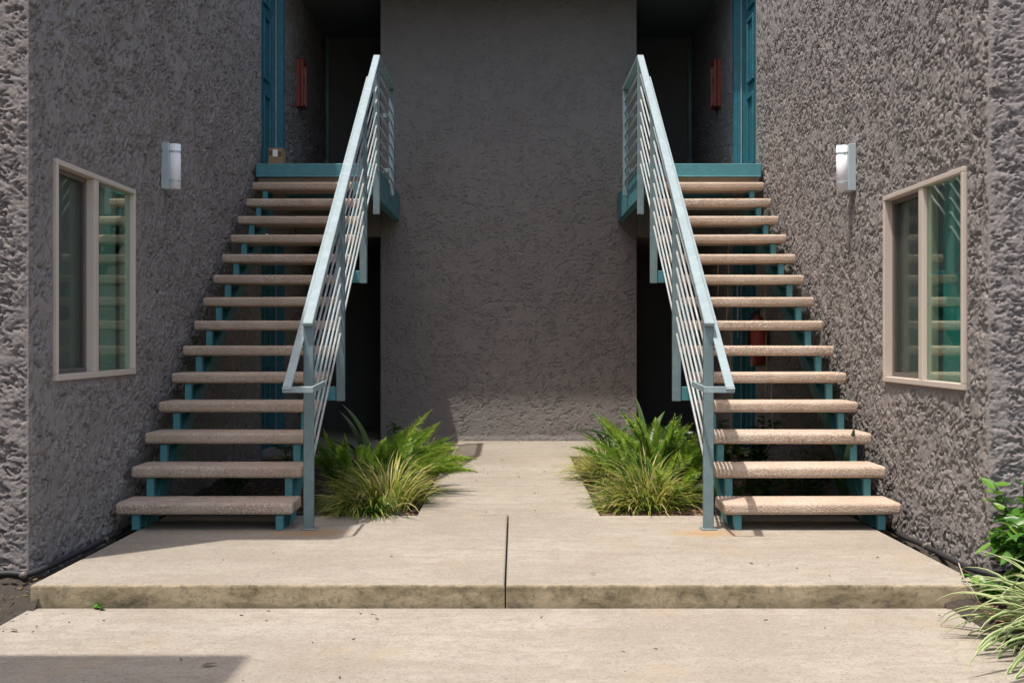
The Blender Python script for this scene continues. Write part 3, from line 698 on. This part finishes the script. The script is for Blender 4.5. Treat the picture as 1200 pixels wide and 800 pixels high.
# left bed
grass_clump(-.76, 7.45, .20, .20, 1300, .41, 'large yellow green grass clump spilling onto the path beside the left stairs', 1, .26, (.35, -.25))
grass_clump(-.70, 9.5, .12, .13, 420, .42, 'small grass clump behind the bright fern near the back wall', 2, .15, (.25, -.1))
grass_clump(-.97, 7.27, .08, .06, 60, .26, 'small drooping grass tuft at the left bed front corner', 9, .25, (-.2, -.5), w=.008, elev=(25, 70), drp=(1.6, 2.6))
fern(-1.0, 8.15, .18, 56, .72, 'bright green plumed fern in the left bed, fronds leaning to the path', 3, tilt=(28, 66), face=R(5), spread=.5, dens=520, th=.055)
fern(-1.08, 7.85, .12, 20, .58, 'green plumed fern close behind the left railing post', 4, tilt=(35, 85), dens=380, th=.042)
strap_plant(-1.12, 9.35, [(176, 52, .72, .07, 1.25), (150, 72, .70, .07, .75), (40, 60, .55, .06, 1.4), (20, 50, .5, .05, 1.3), (200, 45, .6, .06, 1.2), (300, 55, .55, .06, 1.3), (140, 70, .65, .06, .8), (240, 60, .5, .05, 1.0)], 'dark broad strap leaved plant behind the left railing', 5, group='strap leaved plants')
leafy(-1.02, 10.25, .10, .55, 26, .085, 'single stemmed round leaved plant before the left dark doorway', 6, LEAFY, name='leafy_plant', cat='plant', w=.75, stems=4)
leafy(-.93, 7.24, .20, .10, 120, .04, 'low clover leaved weed under the left grass clump', 7, LEAFY, name='weed', cat='weed', w=.8, stems=22)
# right bed
grass_clump(.90, 7.55, .19, .19, 1300, .40, 'large straw tipped grass clump at the right bed front', 11, .36, (-.2, -.25))
grass_clump(.78, 8.9, .14, .15, 620, .40, 'greener grass clump behind the straw tipped one by the path', 12, .2, (-.25, -.1))
fern(1.06, 8.2, .18, 50, .66, 'bright green plumed fern between the grass and the right railing', 13, tilt=(42, 85), dens=520, th=.055)
fern(1.08, 7.85, .12, 18, .55, 'green plumed fern beside the right railing post', 14, tilt=(30, 75), dens=400, th=.042)
strap_plant(1.13, 9.75, [(110, 78, .68, .06, .5), (160, 58, .66, .06, 1.4), (60, 66, .66, .06, .9), (135, 70, .66, .06, .7), (20, 66, .62, .055, .7), (200, 65, .6, .05, 1.6), (250, 60, .6, .05, 1.0), (310, 65, .6, .05, .9)], 'dark upright strap leaved plant before the right doorway', 15, group='strap leaved plants')
strap_plant(.92, 10.3, [(180, 70, .55, .05, 1.9), (120, 80, .6, .05, 1.4), (230, 75, .5, .05, 1.7), (30, 75, .55, .05, 1.5), (300, 80, .5, .045, 1.6)], 'small curling strap leaved plant against the back wall', 16)
leafy(.98, 9.9, .18, .40, 70, .07, 'small round leaved plant between the strap leaves', 17, DARKLEAF, name='leafy_plant', cat='plant', w=.7, stems=10)
# under the stairs
for i, (x, y, r, h, n, lab) in enumerate([(1.45, 8.0, .28, .55, 260, 'dark leafy plant under the lower treads of the right stairs, nearest the railing'),
                                         (1.78, 8.45, .28, .60, 280, 'dark leafy plant under the middle of the right stairs'),
                                         (1.62, 7.5, .22, .28, 150, 'low dark plant just behind the bottom tread of the right stairs'),
                                         (2.02, 7.75, .18, .42, 130, 'dark leafy plant under the right stairs by the wall'),
                                         (-1.55, 8.6, .25, .42, 120, 'dark leafy plant under the left stairs'),
                                         (-1.95, 8.2, .2, .30, 80, 'small dark plant under the left stairs by the wall')]):
    leafy(x, y, r, h, n, .075, lab, 40 + i, DARKLEAF, name='leafy_plant', cat='plant', w=.5, stems=14)
strap_plant(2.16, 7.22, [(270, 80, .60, .085, .3), (200, 75, .4, .06, .8), (80, 70, .42, .06, .7)], 'broad green leaf standing up between the right stairs and the wall', 18)
# right edge of the frame
grass_clump(2.20, 4.36, .11, .24, 230, .50, 'cream striped strap grass spilling over the walkway edge', 21, .06, (-.18, -.15), -.08, VARIEG, .021, 'striped_grass', 'grass clump', None, (15, 82), (1.1, 2.4), .3, 11)
leafy(2.42, 5.2, .26, .52, 520, .11, 'bright green leafy shrub at the right wall corner', 22, LEAFY, -.08, w=.42, stems=20)
leafy(2.15, 5.13, .12, .13, 46, .07, 'low broad leaved weed at the right end of the pavement', 23, LEAFY, -.08, 'weed', 'weed', None, .6, 8)
leafy(-2.19, 4.72, .06, .07, 26, .045, 'tiny yellow green weed at the left edge of the walkway', 24, LEAFY, -.10, 'weed', 'weed', None, .6, 6)
leafy(-1.815, 5.088, .03, .02, 9, .035, 'tiny weed in the joint below the left pavement edge', 25, LEAFY, -.10, 'weed', 'weed', None, .6, 3)

# mulch and litter
rng = random.Random(5)
def chips(name, regions, n, mat, kind, L=(.012, .05)):
    m = MB()
    for i in range(n):
        x0, x1, y0, y1, z = rng.choice(regions); x, y = rng.uniform(x0, x1), rng.uniform(y0, y1); a = rng.uniform(0, math.pi); l = rng.uniform(*L); d = Vector((math.cos(a), math.sin(a), rng.uniform(-.25, .25))) * l
        c = Vector((x, y, z + rng.uniform(0, .02))); m.bar(c - d / 2, c + d / 2, l * rng.uniform(.15, .4) , .004, Vector((rng.uniform(-1, 1), rng.uniform(-1, 1), rng.uniform(-.4, .4))))
    o = m.build(name, mat); tag(o, None, kind='stuff')
chips('bark_mulch', [(.60, 1.3, 7.17, 7.6, -.03), (.59, .9, 7.2, 10.7, -.03), (-1.3, -.6, 7.17, 8.2, -.03), (-2.2, -1.2, 7.2, 9, -.03), (1.2, 2.2, 7.2, 9, -.03), (2.03, 2.3, 4.0, 5.6, -.09)], 2600, MULCHM, 'stuff')
chips('ground_litter', [(-2.1, 2.0, 4.0, 5.1, -.10), (-2.1, 2.1, 5.15, 7.1, 0), (-.5, .5, 7.2, 12.3, 0)], 70, TWIG, 'stuff', (.004, .016))
chips('dark_litter', [(-2.3, -2.14, 4.2, 6.9, -.08)], 160, TWIG, 'stuff', (.01, .03))
def fallen_leaf(x, y, z, L, a, label, mat=TWIG):
    lv = MB(); d = Vector((math.cos(a), math.sin(a), .08)); sd = Vector((-math.sin(a), math.cos(a), .15)); c = Vector((x, y, z + .006)); vs = []
    for t, w in ((0, .05), (.35, .38), (.7, .3), (1, .03)):
        vs += [c + d * L * t + sd * L * w / 2 + Vector((0, 0, .1 * L * w)), c + d * L * t, c + d * L * t - sd * L * w / 2 + Vector((0, 0, .12 * L * w))]
    b = []
    for i in range(3): q = i * 3; b += [(q, q + 1, q + 4, q + 3), (q + 1, q + 2, q + 5, q + 4)]
    lv.add(vs, b); tag(lv.build('fallen_leaf', mat), label, 'leaf', 'fallen leaves')
fallen_leaf(.375, 5.33, 0, .035, .1, 'dry brown leaf on the pavement right of the centre joint')
fallen_leaf(-.12, 6.55, 0, .018, 1.2, 'speck of dry leaf on the path left of the centre joint, near the planting beds')
fallen_leaf(1.53, 6.4, 0, .02, .6, 'small dry leaf on the pavement below the right stairs')
fallen_leaf(-2.0, 4.68, -.10, .05, 2.6, 'dark dry leaf on the walkway at the left edge')
fallen_leaf(-1.12, 4.18, -.10, .06, .35, 'dry leaf lying in the foreground shadow')
m = MB(); m.tube([(2.02, 5.16, .09), (2.028, 5.12, .03), (2.06, 5.1, -.02), (2.085, 5.06, -.09)], [.002, .003, .003, .002], 5); tag(m.build('twig', STRAND, smooth=True), 'dry straw hanging over the right end of the pavement edge', 'twig')
# dry strands hanging through the right stairs
for i in range(13):
    n = rng.randint(4, 10); x = rng.choice([1.35, 1.5, 1.6, 1.68, 1.8, 1.9, 2.0, 2.18, 2.2]) + rng.uniform(-.03, .03); y = Y1 + GO * n + .2; zt = Z1 + RISE * n - .078; l = rng.uniform(.2, .5)
    pts = [(x + rng.uniform(-.008, .008), y + rng.uniform(-.008, .008), zt - l * k / 7) for k in range(8)]
    m = MB(); m.tube(pts, [.0035 * rng.uniform(.5, 1.6) for _ in pts], 5); tag(m.build('hanging_root', STRAND, smooth=True), 'thin dry root strand hanging below a tread of the right stairs', 'root', 'dry roots hanging under the right stairs')
